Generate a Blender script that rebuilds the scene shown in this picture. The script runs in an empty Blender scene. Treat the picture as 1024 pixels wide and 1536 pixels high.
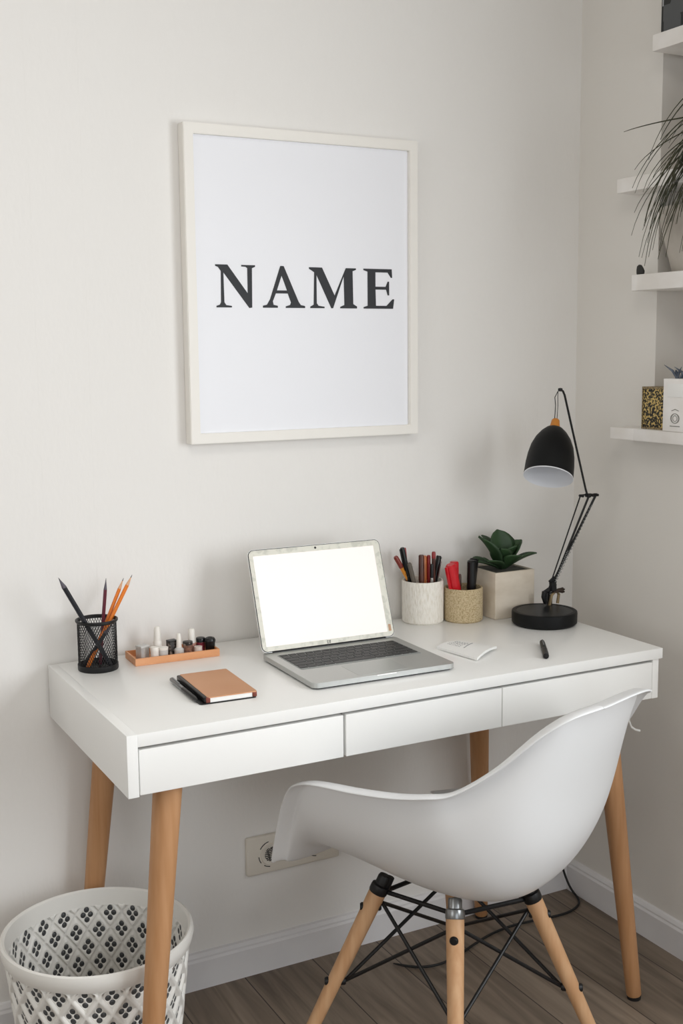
import bpy, bmesh, math, random
from math import sin, cos, pi, radians as R
from mathutils import Vector, Matrix, geometry

COL = bpy.context.scene.collection
SC = bpy.context.scene

# ------------------------------------------------------------------ camera, light, exposure
cam_d = bpy.data.cameras.new('camera')
cam = bpy.data.objects.new('camera', cam_d); COL.objects.link(cam); SC.camera = cam
YAW, PITCH, ROLL = R(-27.8453), R(-7.832), R(-0.5521)
Fv = Vector((-sin(YAW)*cos(PITCH), cos(YAW)*cos(PITCH), sin(PITCH)))
Rv = Vector((cos(YAW), sin(YAW), 0)); Uv = Rv.cross(Fv)
R2 = Rv*cos(ROLL)+Uv*sin(ROLL); U2 = Uv*cos(ROLL)-Rv*sin(ROLL)
M = Matrix((R2, U2, -Fv)).transposed().to_4x4(); M.translation = (-0.5365, -2.2255, 1.35)
cam.matrix_world = M
cam_d.sensor_fit = 'VERTICAL'; cam_d.sensor_height = 36; cam_d.lens = 1774.79*36/1536
cam_d.clip_start = 0.02

w = bpy.data.worlds.new('world'); SC.world = w; w.use_nodes = True
w.node_tree.nodes['Background'].inputs[0].default_value = (0.82, 0.9, 1.0, 1)
w.node_tree.nodes['Background'].inputs[1].default_value = 1.0

def area(name, loc, size, sizey, power, direction, color):
    l = bpy.data.lights.new(name, 'AREA'); l.shape = 'RECTANGLE'; l.size = size; l.size_y = sizey
    l.energy = power; l.color = color
    o = bpy.data.objects.new(name, l); COL.objects.link(o); o.location = loc
    o.rotation_euler = Vector(direction).to_track_quat('-Z', 'Y').to_euler()
    return o
# daylight through the right-hand window near the camera, its steep sky component, and added fill lights from the left, rear and overhead
WIN_Y0, WIN_Y1, WIN_Z0, WIN_Z1 = -3.0, -1.35, 0.75, 2.05
area('window_daylight', (1.36, -2.175, 1.3), 1.6, 1.1, 35, (-1, .1, -.14), (.94, .975, 1.0))
area('window_skylight', (1.36, -2.175, 1.5), 1.6, 1.0, 10, (-1, .2, -.8), (.985, .995, 1.0))
area('left_fill_light', (-2.36, -1.8, 1.5), 1.4, 1.2, 9.5, (1, .3, -.3), (1.0, .96, .90))  # added fill from the left, behind an invented window
area('rear_fill_light', (-.3, -4.25, 1.0), 1.6, 1.8, 11, (.12, 1, -.02), (.96, .985, 1.0))  # added low fill from behind the camera, no known door there
area('overhead_fill_light', (-.2, -1.6, 2.5), .8, .8, 9.5, (0, .2, -1), (1.0, .96, .90))  # added overhead fill, no fixture built
SC.view_settings.view_transform = 'Standard'; SC.view_settings.look = 'None'
SC.view_settings.gamma = 1; SC.view_settings.exposure = 0.13
SC.view_settings.use_curve_mapping = False
SC.cycles.use_denoising = True
SC.cycles.max_bounces = 10; SC.cycles.diffuse_bounces = 6

# ------------------------------------------------------------------ materials
def lin(h):
    h = h.lstrip('#'); c = [int(h[i:i+2], 16)/255 for i in (0, 2, 4)]
    return tuple((x/12.92 if x <= .04045 else ((x+.055)/1.055)**2.4) for x in c)+(1,)

def mat(name, col, rough=.5, metal=0, noise=None, bump=None, spec=.5, coat=0, emit=0, trans=0, tc='Object', vein=None):
    m = bpy.data.materials.new(name); m.use_nodes = True
    nt = m.node_tree; b = nt.nodes['Principled BSDF']
    b.inputs['Base Color'].default_value = lin(col)
    b.inputs['Roughness'].default_value = rough; b.inputs['Metallic'].default_value = metal
    b.inputs['Specular IOR Level'].default_value = spec; b.inputs['Coat Weight'].default_value = coat
    b.inputs['Transmission Weight'].default_value = trans
    if emit:
        b.inputs['Emission Color'].default_value = lin(col); b.inputs['Emission Strength'].default_value = emit
    N = nt.nodes.new; L = nt.links.new
    if noise or bump:
        t = N('ShaderNodeTexCoord')
    if noise:   # (scale xyz, colour 2, detail)
        mp = N('ShaderNodeMapping'); mp.inputs['Scale'].default_value = noise[0]
        L(t.outputs[tc], mp.inputs[0])
        n = N('ShaderNodeTexNoise'); n.inputs['Scale'].default_value = 1; n.inputs['Detail'].default_value = 5
        L(mp.outputs[0], n.inputs['Vector'])
        r = N('ShaderNodeValToRGB'); lo, hi = (noise[2] if len(noise) > 2 else (.35, .65))
        r.color_ramp.elements[0].position = lo; r.color_ramp.elements[1].position = hi
        r.color_ramp.elements[0].color = lin(col); r.color_ramp.elements[1].color = lin(noise[1])
        L(n.outputs[0], r.inputs[0]); L(r.outputs[0], b.inputs['Base Color'])
    if bump:    # (scale xyz, strength, distance)
        mp = N('ShaderNodeMapping'); mp.inputs['Scale'].default_value = bump[0]
        L(t.outputs[tc], mp.inputs[0])
        n = N('ShaderNodeTexNoise'); n.inputs['Scale'].default_value = 1; n.inputs['Detail'].default_value = 4
        L(mp.outputs[0], n.inputs['Vector'])
        bp = N('ShaderNodeBump'); bp.inputs['Strength'].default_value = bump[1]; bp.inputs['Distance'].default_value = bump[2]
        L(n.outputs[0], bp.inputs['Height']); L(bp.outputs[0], b.inputs['Normal'])
    return m

WHITE = mat('white_lacquer', '#efefed', .28, spec=.4)
WALL = mat('wall_paint', '#d2cec8', .85, spec=.2, bump=((55, 55, 30), .35, .004))
WALLB = mat('wall_paper_paint', '#e8e6e3', .85, spec=.2, bump=((130, 130, 60), .35, .0014))
WALLR = mat('right_wall_paint', '#dfdcd7', .85, spec=.2, bump=((30, 30, 30), .3, .003))
ROUGHW = mat('rough_plaster', '#c9c0b4', .9, spec=.1, noise=((9, 9, 9), '#b7ada0'), bump=((40, 40, 40), .8, .01))
CEIL = mat('ceiling_paint', '#cfccc6', .9)
SKIRT = mat('skirting_paint', '#e4e3e4', .45, noise=((6, 6, 6), '#dcdbdd'))
SHELFW = mat('shelf_white', '#f2f0ee', .5, noise=((12, 12, 12), '#e6e2dd'))
CHAIR = mat('chair_plastic', '#dcddde', .38, spec=.4)
DARK = mat('black_metal', '#0c0c0e', .45, spec=.4)
BLACKP = mat('black_plastic', '#0b0c0d', .35, spec=.4)
LAMPB = mat('lamp_black', '#08090a', .5, spec=.22, bump=((300, 300, 300), .1, .001))
LAMPIN = mat('lamp_inside_white', '#dfe1e6', .6)
COPPER = mat('copper_cover', '#d09a72', .42, metal=.15, noise=((9, 9, 9), '#cb936a'))
TRAYM = mat('tray_copper_wood', '#dca074', .5, noise=((8, 60, 60), '#d0905f'))
ALU = mat('aluminium', '#b9bbb9', .38, metal=.75)
ALUL = mat('aluminium_edge', '#e2e2e0', .3, metal=.6)
BEZEL = mat('pale_bezel', '#dad8cc', .4, noise=((70, 70, 70), '#c6c5b9', (.5, .62)))
SCREEN = mat('lit_screen', '#f8f2ee', .4, emit=.10)
KEYM = mat('key_black', '#17191b', .5)
KEYW = mat('keyboard_well', '#8a8d8c', .5)
CUPW = mat('white_textured_ceramic', '#ece8e0', .85, noise=((220, 220, 70), '#ddd7cb', (.45, .7)), bump=((260, 260, 90), .9, .003))
CUPB = mat('sand_speckled_ceramic', '#c9b795', .9, noise=((330, 330, 330), '#a8946e', (.45, .62)), bump=((350, 350, 350), .9, .003))
PLANTC = mat('concrete_planter', '#d6ccbd', .75, noise=((14, 14, 30), '#c6baa9'), bump=((60, 60, 60), .3, .003))
SOIL = mat('soil', '#4b4a44', .95, bump=((90, 90, 90), 1, .006))
LEAF = mat('succulent_leaf', '#1f351d', .55, noise=((30, 30, 30), '#2b4727'))
GRASS = mat('grass_strand', '#2c3324', .7, noise=((20, 20, 20), '#484630'))
RUBBER = mat('rubber_black', '#101010', .6)
METALG = mat('steel_grey', '#8d8f90', .3, metal=.9)
BIN = mat('bin_white_plastic', '#dedcd7', .45)
BINH = mat('bin_hole_shade_grey', '#3c3e40', .4, noise=((90, 90, 90), '#5d5f60', (.5, .75)))  # dark grey standing in for the shade inside the basket holes
PAPER = mat('paper_white', '#eeeeec', .7)
POSTER = mat('poster_paper', '#ebecf1', .45, spec=.4)
FRAMEM = mat('frame_white', '#ebe8e2', .5)
INK = mat('ink_charcoal', '#1f2126', .6)
SOCK = mat('socket_cream', '#d9d3c8', .45)
GLASSY = mat('clear_plastic', '#e8e8e4', .15, trans=.6)

def wood(name, c1, c2, axis=2, rough=.5):
    s = [70, 70, 70]; s[axis] = 4
    return mat(name, c1, rough, noise=(tuple(s), c2, (.3, .7)), bump=(tuple(s), .08, .001), spec=.35)
WOODF = wood('desk_leg_wood', '#bd9068', '#ab7c53')
WOODC = wood('chair_leg_wood', '#c9a27c', '#b88c64')

def floor_mat():
    m = bpy.data.materials.new('oak_planks'); m.use_nodes = True; nt = m.node_tree; N = nt.nodes.new; L = nt.links.new
    b = nt.nodes['Principled BSDF']; t = N('ShaderNodeTexCoord')
    mp = N('ShaderNodeMapping'); mp.inputs['Rotation'].default_value = (0, 0, R(90)); mp.inputs['Location'].default_value = (.15, .096, 0)
    L(t.outputs['Object'], mp.inputs[0])
    br = N('ShaderNodeTexBrick'); br.offset = .37; br.inputs['Scale'].default_value = 1
    br.inputs['Brick Width'].default_value = 1.28; br.inputs['Row Height'].default_value = .1635
    br.inputs['Mortar Size'].default_value = .0014; br.inputs['Mortar Smooth'].default_value = .2
    br.inputs['Color1'].default_value = (0, 0, 0, 1); br.inputs['Color2'].default_value = (1, 1, 1, 1)
    L(mp.outputs[0], br.inputs['Vector'])
    # grain
    off = N('ShaderNodeVectorMath'); off.operation = 'MULTIPLY_ADD'
    L(br.outputs['Color'], off.inputs[0]); off.inputs[1].default_value = (7, 7, 7); L(t.outputs['Object'], off.inputs[2])
    mg = N('ShaderNodeMapping'); mg.inputs['Scale'].default_value = (34, 2.6, 1); L(off.outputs[0], mg.inputs[0])
    n = N('ShaderNodeTexNoise'); n.inputs['Scale'].default_value = 1; n.inputs['Detail'].default_value = 8; n.inputs['Distortion'].default_value = 1.2
    L(mg.outputs[0], n.inputs['Vector'])
    r = N('ShaderNodeValToRGB'); e = r.color_ramp.elements
    e[0].position = .3; e[0].color = lin('#6b5e52'); e[1].position = .72; e[1].color = lin('#968777')
    L(n.outputs[0], r.inputs[0])
    mx = N('ShaderNodeMix'); mx.data_type = 'RGBA'; mx.blend_type = 'MULTIPLY'; mx.inputs[0].default_value = 1
    rb = N('ShaderNodeValToRGB'); rb.color_ramp.elements[0].color = (.78, .77, .76, 1); rb.color_ramp.elements[1].color = (1, 1, 1, 1)
    L(br.outputs['Color'], rb.inputs[0]); L(r.outputs[0], mx.inputs[6]); L(rb.outputs[0], mx.inputs[7])
    m2 = N('ShaderNodeMix'); m2.data_type = 'RGBA'; L(br.outputs['Fac'], m2.inputs[0]); L(mx.outputs[2], m2.inputs[6])
    m2.inputs[7].default_value = lin('#3a332d'); L(m2.outputs[2], b.inputs['Base Color'])
    b.inputs['Roughness'].default_value = .55
    bp = N('ShaderNodeBump'); bp.inputs['Strength'].default_value = .15; bp.inputs['Distance'].default_value = .002
    L(n.outputs[0], bp.inputs['Height']); L(bp.outputs[0], b.inputs['Normal'])
    return m
FLOOR = floor_mat()

# ------------------------------------------------------------------ geometry helpers
class MB:
    """collects shapes into one bmesh"""
    def __init__(s): s.bm = bmesh.new()
    def box(s, x0, x1, y0, y1, z0, z1, bev=0, m=None):
        r = bmesh.ops.create_cube(s.bm, size=1)
        T = Matrix.Translation(((x0+x1)/2, (y0+y1)/2, (z0+z1)/2)) @ Matrix.Diagonal((x1-x0, y1-y0, z1-z0, 1))
        bmesh.ops.transform(s.bm, matrix=T, verts=r['verts'])
        if bev:
            es = list({e for v in r['verts'] for e in v.link_edges})
            q = bmesh.ops.bevel(s.bm, geom=es, offset=bev, segments=3, profile=.5, affect='EDGES')
            vs = list({v for f in q['faces'] for v in f.verts})
            if m:
                seen = set(vs); st = list(vs)
                while st:
                    v = st.pop()
                    for e in v.link_edges:
                        o = e.other_vert(v)
                        if o not in seen: seen.add(o); st.append(o)
                bmesh.ops.transform(s.bm, matrix=m, verts=list(seen))
        elif m: bmesh.ops.transform(s.bm, matrix=m, verts=r['verts'])
        return s
    def lathe(s, prof, n=48, c=(0, 0, 0), cap0=False, cap1=False, m=None):
        rings = []
        for r_, z in prof:
            ring = []
            for i in range(n):
                a = 2*pi*i/n; v = Vector((c[0]+r_*cos(a), c[1]+r_*sin(a), c[2]+z))
                if m: v = m @ v
                ring.append(s.bm.verts.new(v))
            rings.append(ring)
        for a, b in zip(rings, rings[1:]):
            for i in range(n): s.bm.faces.new((a[i], a[(i+1) % n], b[(i+1) % n], b[i]))
        if cap0: s.bm.faces.new(rings[0][::-1])
        if cap1: s.bm.faces.new(rings[-1])
        return s
    def tube(s, pts, rad, n=10, cap=True):
        pts = [Vector(p) for p in pts]; k = len(pts)
        rads = rad if isinstance(rad, (list, tuple)) else [rad]*k
        up = Vector((0.13, .31, 1)).normalized(); rings = []; nrm = None
        for i, p_ in enumerate(pts):
            d = (pts[min(i+1, k-1)]-pts[max(i-1, 0)]).normalized()
            if nrm is None:
                nrm = d.cross(up)
                if nrm.length < .05: nrm = d.cross(Vector((1, 0, 0)))
            nrm = (nrm-d*nrm.dot(d)).normalized(); b = d.cross(nrm)
            rings.append([s.bm.verts.new(p_+(nrm*cos(2*pi*j/n)+b*sin(2*pi*j/n))*rads[i]) for j in range(n)])
        for a, b in zip(rings, rings[1:]):
            for i in range(n): s.bm.faces.new((a[i], a[(i+1) % n], b[(i+1) % n], b[i]))
        if cap: s.bm.faces.new(rings[0][::-1]); s.bm.faces.new(rings[-1])
        return s
    def prism(s, poly, z0, z1, m=None, holes=()):
        """outline in the xy plane (holes allowed) given a thickness"""
        loops = [list(poly)]+[list(h) for h in holes]
        co = []; ed = []; fc = []
        for lp in loops:
            b = len(co); co += [Vector(q) for q in lp]; ed += [(b+i, b+(i+1) % len(lp)) for i in range(len(lp))]
        vs, es, fs, *_ = geometry.delaunay_2d_cdt(co, ed, [], 1, 1e-7)
        def inside(p_, lp):
            c = False
            for i in range(len(lp)):
                x1, y1 = lp[i]; x2, y2 = lp[i-1]
                if (y1 > p_[1]) != (y2 > p_[1]) and p_[0] < (x2-x1)*(p_[1]-y1)/(y2-y1)+x1: c = not c
            return c
        keep = []
        for f in fs:
            c = sum((vs[i] for i in f), Vector((0, 0)))/len(f)
            if inside(c, loops[0]) and not any(inside(c, h) for h in loops[1:]): keep.append(f)
        X = (lambda v: m @ v) if m else (lambda v: v)
        lo = [s.bm.verts.new(X(Vector((v.x, v.y, z0)))) for v in vs]; hi = [s.bm.verts.new(X(Vector((v.x, v.y, z1)))) for v in vs]
        cnt = {}
        for f in keep:
            s.bm.faces.new([lo[i] for i in f][::-1]); s.bm.faces.new([hi[i] for i in f])
            for i in range(len(f)): cnt[(f[i], f[(i+1) % len(f)])] = 1
        for (a, b) in cnt:
            if (b, a) not in cnt: s.bm.faces.new((lo[a], lo[b], hi[b], hi[a]))
        for v in lo+hi:
            if not v.link_faces: s.bm.verts.remove(v)
        return s
    def build(s, name, m, parent=None, smooth=True, angle=35, recalc=True):
        if recalc: bmesh.ops.recalc_face_normals(s.bm, faces=s.bm.faces)
        me = bpy.data.meshes.new(name); s.bm.to_mesh(me); s.bm.free()
        ms = m if isinstance(m, (list, tuple)) else [m]
        for q in ms: me.materials.append(q)
        o = bpy.data.objects.new(name, me); COL.objects.link(o)
        if parent: o.parent = parent
        if smooth:
            me.shade_smooth()
            me.set_sharp_from_angle(angle=R(angle))
        return o

def thing(name, label, cat, loc=(0, 0, 0), rz=0, group=None):
    o = bpy.data.objects.new(name, None); COL.objects.link(o); o.location = loc; o.rotation_euler = (0, 0, rz)
    o.empty_display_size = .05
    return tag(o, label, cat, group)
def tag(o, label, cat, group=None):
    o['label'] = label; o['category'] = cat
    if group: o['group'] = group
    return o
def struct(o): o['kind'] = 'structure'; return o
def round_box(x0, x1, y0, y1, r, n=8):
    p_ = []
    for cx, cy, a0 in ((x1-r, y1-r, 0), (x0+r, y1-r, 90), (x0+r, y0+r, 180), (x1-r, y0+r, 270)):
        for i in range(n+1): a = R(a0+90*i/n); p_.append((cx+r*cos(a), cy+r*sin(a)))
    return p_
def between(a, b):
    """matrix that lays the local z axis from a to b"""
    a, b = Vector(a), Vector(b)
    q = (b-a).to_track_quat('Z', 'Y').to_matrix().to_4x4(); q.translation = a
    return q, (b-a).length

# ------------------------------------------------------------------ the room
BY = .02            # back wall plane
RX = 1.285          # right wall plane
LX, FY, H = -2.3, -4.3, 2.55
struct(MB().box(LX-.1, RX+.4, FY-.1, BY+.1, -.1, 0).build('floor', FLOOR, smooth=False))
struct(MB().box(LX-.1, RX+.4, FY-.1, BY+.1, H, H+.1).build('ceiling', CEIL, smooth=False))
back = struct(MB().box(LX-.1, RX+.4, BY, BY+.1, 0, H).build('wall_back', WALLB, smooth=False))
b = MB(); b.box(LX-.1, LX, FY-.1, -2.5, 0, H); b.box(LX-.1, LX, -1.1, BY, 0, H); b.box(LX-.1, LX, -2.5, -1.1, 0, .9); b.box(LX-.1, LX, -2.5, -1.1, 2.1, H)
struct(b.build('wall_left', WALL, smooth=False))
# wall behind the camera with an opening for the rear fill light
b = MB(); b.box(LX, -1.15, FY-.1, FY, 0, H); b.box(.55, RX+.1, FY-.1, FY, 0, H); b.box(-1.15, .55, FY-.1, FY, 2.05, H)
struct(b.build('wall_front', WALL, smooth=False))
# right wall: window opening near the camera, niche near the corner
NY0, NY1, NZ0, NZ1, NX = -1.05, -.248, 1.16, 1.97, RX+.26
b = MB()
b.box(RX, RX+.1, WIN_Y1, NY0, 0, H); b.box(RX, RX+.1, FY, WIN_Y0, 0, H)
b.box(RX, RX+.1, WIN_Y0, WIN_Y1, 0, WIN_Z0); b.box(RX, RX+.1, WIN_Y0, WIN_Y1, WIN_Z1, H)
b.box(RX, RX+.1, NY1, BY, 0, H); b.box(RX, RX+.1, NY0, NY1, 0, NZ0); b.box(RX, RX+.1, NY0, NY1, NZ1, H)
struct(b.build('wall_right', WALLR, smooth=False))
b = MB(); b.box(NX, NX+.04, NY0-.04, NY1+.04, NZ0-.04, NZ1+.04)
b.box(RX+.1, NX, NY1, NY1+.04, NZ0, NZ1); b.box(RX+.1, NX, NY0-.04, NY0, NZ0, NZ1)
b.box(RX+.1, NX, NY0, NY1, NZ0-.04, NZ0); b.box(RX+.1, NX, NY0, NY1, NZ1, NZ1+.04)
struct(b.build('trim_1', ROUGHW, smooth=False))
def window(name, x0, x1, y0, y1, z0, z1, axis):
    b = MB(); t = .05
    if axis == 'x':
        b.box(x0, x1, y0, y0+t, z0, z1, .004); b.box(x0, x1, y1-t, y1, z0, z1, .004); b.box(x0, x1, y0, y1, z0, z0+t, .004)
        b.box(x0, x1, y0, y1, z1-t, z1, .004); c = (y0+y1)/2; b.box(x0, x1, c-.03, c+.03, z0, z1, .004)
    else:
        b.box(x0, x0+t, y0, y1, z0, z1, .004); b.box(x1-t, x1, y0, y1, z0, z1, .004); b.box(x0, x1, y0, y1, z0, z0+t, .004); b.box(x0, x1, y0, y1, z1-t, z1, .004)
    struct(b.build(name, WHITE))
window('window_1', RX+.02, RX+.06, WIN_Y0, WIN_Y1, WIN_Z0, WIN_Z1, 'x')
window('added_left_window', LX-.06, LX-.02, -2.5, -1.1, .9, 2.1, 'x')  # unseen frame added around the left fill light
b = MB()
for x0, x1, z0, z1 in ((-1.15, -1.07, 0, 2.05), (.47, .55, 0, 2.05), (-1.07, .47, 0, .09), (-1.07, .47, 1.97, 2.05), (-.33, -.27, .09, 1.97)): b.box(x0, x1, FY-.07, FY-.03, z0, z1, .003)
struct(b.build('added_rear_door', WHITE))  # unseen door frame added around the rear fill light
# baseboards with a moulded top
def baseboard(name, p0, p1, nrm):
    b = MB(); prof = [(0, 0), (.013, 0), (.013, .062), (.010, .067), (.010, .071), (.006, .078), (0, .08)]
    p0, p1, n = Vector(p0), Vector(p1), Vector(nrm)
    A = [b.bm.verts.new(p0+n*d+Vector((0, 0, z))) for d, z in prof]; B = [b.bm.verts.new(p1+n*d+Vector((0, 0, z))) for d, z in prof]
    k = len(prof)
    for i in range(k): b.bm.faces.new((A[i], A[(i+1) % k], B[(i+1) % k], B[i]))
    b.bm.faces.new(A); b.bm.faces.new(B)
    struct(b.build(name, SKIRT, smooth=False))
baseboard('baseboard_back', (LX, BY, 0), (RX, BY, 0), (0, -1, 0))
baseboard('baseboard_right', (RX, FY, 0), (RX, BY-.013, 0), (-1, 0, 0))
baseboard('baseboard_left', (LX, FY, 0), (LX, BY-.013, 0), (1, 0, 0))
# faint wallpaper seams as thin raised ridges
b = MB()
for sx in (.008, .107): b.box(sx-.0012, sx+.0012, BY-.00025, BY+.001, .08, H)
struct(b.build('trim_2', WALLB, smooth=False))

# ------------------------------------------------------------------ desk
DX0, DX1, DY0, DY1, DZ, DB = 0.0, 1.112, -.479, .012, .75, .647
desk = thing('desk', 'white rectangular desk with three handleless drawers on four tapered wooden legs', 'desk')
b = MB()
b.box(DX0+.018, DX1, DY0, DY1, DZ-.021, DZ, .0004)
b.build('desktop', WHITE, desk)
MB().box(DX0, DX0+.018, DY0, DY1, DB, DZ, .0004).build('side_panel', WHITE, desk)
MB().box(DX1-.022, DX1-.006, DY0+.004, DY1, DB, DZ-.0215, .001).build('side_panel', WHITE, desk)
MB().box(DX0+.018, DX1-.022, DY0+.03, DY1-.002, DB, DB+.012).build('bottom_panel', WHITE, desk)
MB().box(DX0+.018, DX1-.022, DY1-.014, DY1-.002, DB+.012, DZ-.021).build('back_panel', WHITE, desk)
for x0, x1 in ((.0205, .3875), (.3925, .7215), (.7235, 1.0885)):
    d = MB(); d.box(x0, x1, DY0+.003, DY0+.019, DB+.001, DZ-.027, .001)
    dr = d.build('drawer', WHITE, desk)
    d = MB(); d.box(x0+.012, x1-.012, DY0+.019, DY0+.36, DB+.014, DB+.02); d.box(x0+.012, x0+.022, DY0+.019, DY0+.36, DB+.02, DZ-.04)
    d.box(x1-.022, x1-.012, DY0+.019, DY0+.36, DB+.02, DZ-.04); d.build('drawer_box', WHITE, dr)
def taper(name, a, b_, r0, r1, m, parent, n=28, foot=None):
    q, L_ = between(a, b_); g = MB(); k = 9
    prof = [(0.0001, 0), (r0*.93, 0), (r0, .002)]+[(r0+(r1-r0)*i/k, .002+(L_-.004)*i/k) for i in range(1, k+1)]+[(r1*.93, L_), (.0001, L_)]
    g.lathe(prof, n, m=q); o = g.build(name, m, parent)
    return o
for (tx, ty, fx, fy) in ((.083, -.43, .012, -.462), (.100, -.04, .030, -.022), (1.008, -.425, 1.075, -.462), (.955, -.06, 1.0, -.0125)):
    lg = taper('leg', (tx, ty, DB-.001), (fx, fy, .008), .0245, .0155, WOODF, desk)
    MB().lathe([(.0001, 0), (.014, 0), (.0145, .002), (.0145, .009), (.0001, .009)], 20, (fx, fy, 0)).build('foot_cap', RUBBER, lg)
    sx = 1 if tx < .5 else -1
    MB().box(tx-.02, tx+.02, ty-.02 if ty < -.2 else ty-.02, ty+.02, DB-.010, DB, .002).build('mounting_block', WOODF, lg)
    b = MB(); b.box(min(tx, tx+sx*.075), max(tx, tx+sx*.075), ty+.004, ty+.024, DB-.014, DB-.001, .002); b.build('cleat', WOODF, lg)

# ------------------------------------------------------------------ framed poster
fr = thing('framed_poster', 'large white framed poster with the black serif word NAME hanging on the wall', 'framed poster', (.562, BY, 1.475))
fx0, fx1, fz0, fz1 = .298-.562, .826-.562, 1.165-1.475, 1.786-1.475; yb, yf, t = -.001, -.03, .0205
b = MB()
def miter(pts_out, pts_in, y0, y1):
    o0 = [b.bm.verts.new((x, y0, z)) for x, z in pts_out]; o1 = [b.bm.verts.new((x, y1, z)) for x, z in pts_out]
    i0 = [b.bm.verts.new((x, y0, z)) for x, z in pts_in]; i1 = [b.bm.verts.new((x, y1, z)) for x, z in pts_in]
    for k in range(4):
        j = (k+1) % 4
        for q in ((o0[k], o0[j], o1[j], o1[k]), (i0[k], i0[j], i1[j], i1[k]), (o1[k], o1[j], i1[j], i1[k]), (o0[k], o0[j], i0[j], i0[k])): b.bm.faces.new(q)
miter([(fx0, fz0), (fx1, fz0), (fx1, fz1), (fx0, fz1)], [(fx0+t, fz0+t), (fx1-t, fz0+t), (fx1-t, fz1-t), (fx0+t, fz1-t)], yb, yf)
bmesh.ops.recalc_face_normals(b.bm, faces=b.bm.faces)
bmesh.ops.bevel(b.bm, geom=[e for e in b.bm.edges if abs(e.calc_face_angle(0)) > .5], offset=.0012, segments=2, affect='EDGES')
b.build('frame', FRAMEM, fr)
sheet = MB().box(fx0+t-.004, fx1-t+.004, -.021, -.004, fz0+t-.004, fz1-t+.004).build('poster_sheet', POSTER, fr, smooth=False)
LET = {
 'letter_n': [[(0.361, 1.519), (0.387, 1.519), (0.430, 1.463), (0.430, 1.513), (0.426, 1.5155), (0.417, 1.516), (0.417, 1.519), (0.447, 1.519), (0.447, 1.516), (0.440, 1.513), (0.439, 1.435), (0.433, 1.434), (0.378, 1.504), (0.379, 1.445), (0.383, 1.4395), (0.395, 1.438), (0.395, 1.435), (0.362, 1.435), (0.362, 1.438), (0.369, 1.440), (0.372, 1.445), (0.373, 1.506), (0.367, 1.514), (0.361, 1.516)]],
 'letter_a': [[(0.503, 1.519), (0.5105, 1.519), (0.543, 1.448), (0.548, 1.441), (0.558, 1.439), (0.558, 1.435), (0.514, 1.435), (0.514, 1.438), (0.524, 1.441), (0.526, 1.446), (0.519, 1.464), (0.492, 1.464), (0.485, 1.448), (0.4865, 1.441), (0.496, 1.439), (0.496, 1.435), (0.463, 1.435), (0.463, 1.439), (0.472, 1.441), (0.479, 1.452)], [(0.5055, 1.500), (0.5175, 1.470), (0.4945, 1.470)]],
 'letter_m': [[(0.568, 1.518), (0.598, 1.518), (0.627, 1.461), (0.654, 1.518), (0.678, 1.518), (0.678, 1.515), (0.670, 1.512), (0.671, 1.444), (0.680, 1.439), (0.680, 1.435), (0.640, 1.435), (0.640, 1.438), (0.650, 1.442), (0.649, 1.502), (0.623, 1.435), (0.619, 1.435), (0.585, 1.503), (0.585, 1.445), (0.589, 1.440), (0.603, 1.438), (0.603, 1.435), (0.570, 1.435), (0.570, 1.438), (0.578, 1.442), (0.580, 1.508), (0.568, 1.515)]],
 'letter_e': [[(0.696, 1.518), (0.765, 1.518), (0.766, 1.500), (0.763, 1.500), (0.755, 1.511), (0.725, 1.511), (0.725, 1.481), (0.750, 1.481), (0.755, 1.492), (0.7585, 1.492), (0.7585, 1.463), (0.755, 1.463), (0.751, 1.475), (0.725, 1.475), (0.726, 1.441), (0.752, 1.441), (0.767, 1.455), (0.771, 1.455), (0.768, 1.435), (0.696, 1.435), (0.696, 1.438), (0.706, 1.441), (0.706, 1.512), (0.696, 1.515)]]}
mt = Matrix(((1, 0, 0, -.562), (0, 0, -1, -.021), (0, 1, 0, -1.475), (0, 0, 0, 1)))
for k, lp in LET.items():
    MB().prism(lp[0], .0002, .0010, mt, lp[1:]).build(k, INK, sheet, smooth=False)

# ------------------------------------------------------------------ power socket
so = thing('wall_socket', 'cream double power socket plate low on the wall under the desk', 'socket', (.518, BY, .268))
MB().box(-.112, .112, -.012, 0, -.043, .043, .004).build('cover_plate', SOCK, so)
for cx in (-.056, .056):
    q = Matrix.Translation((cx, -.012, 0)) @ Matrix.Rotation(R(90), 4, 'X')
    sk = MB().lathe([(.0001, .0015), (.018, .0015), (.0215, .003), (.0235, .003), (.0245, 0), (.0001, -.001)], 40, m=q).build('socket_insert', SOCK, so)
    b = MB()
    for a0, a1 in ((100, 150), (185, 215), (235, 265)):
        b.tube([(cx+.0285*cos(R(a)), -.0122, .0285*sin(R(a))) for a in range(a0, a1+1, 5)], .0010, 6)
    b.build('ring_mark', INK, sk)
    b = MB()
    for k in range(-4, 5):
        h = (.015**2-(k*.0034)**2)**.5
        pts = []
        for i in range(7):
            u = -h+2*h*i/6; v = k*.0034+.0016*sin(i*2.1+k)
            pts.append((cx+u*.9+v*.35, -.0142, v*.95-u*.35))
        b.tube(pts, .0010, 6)
    b.build('contact_grille', DARK, sk)

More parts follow.
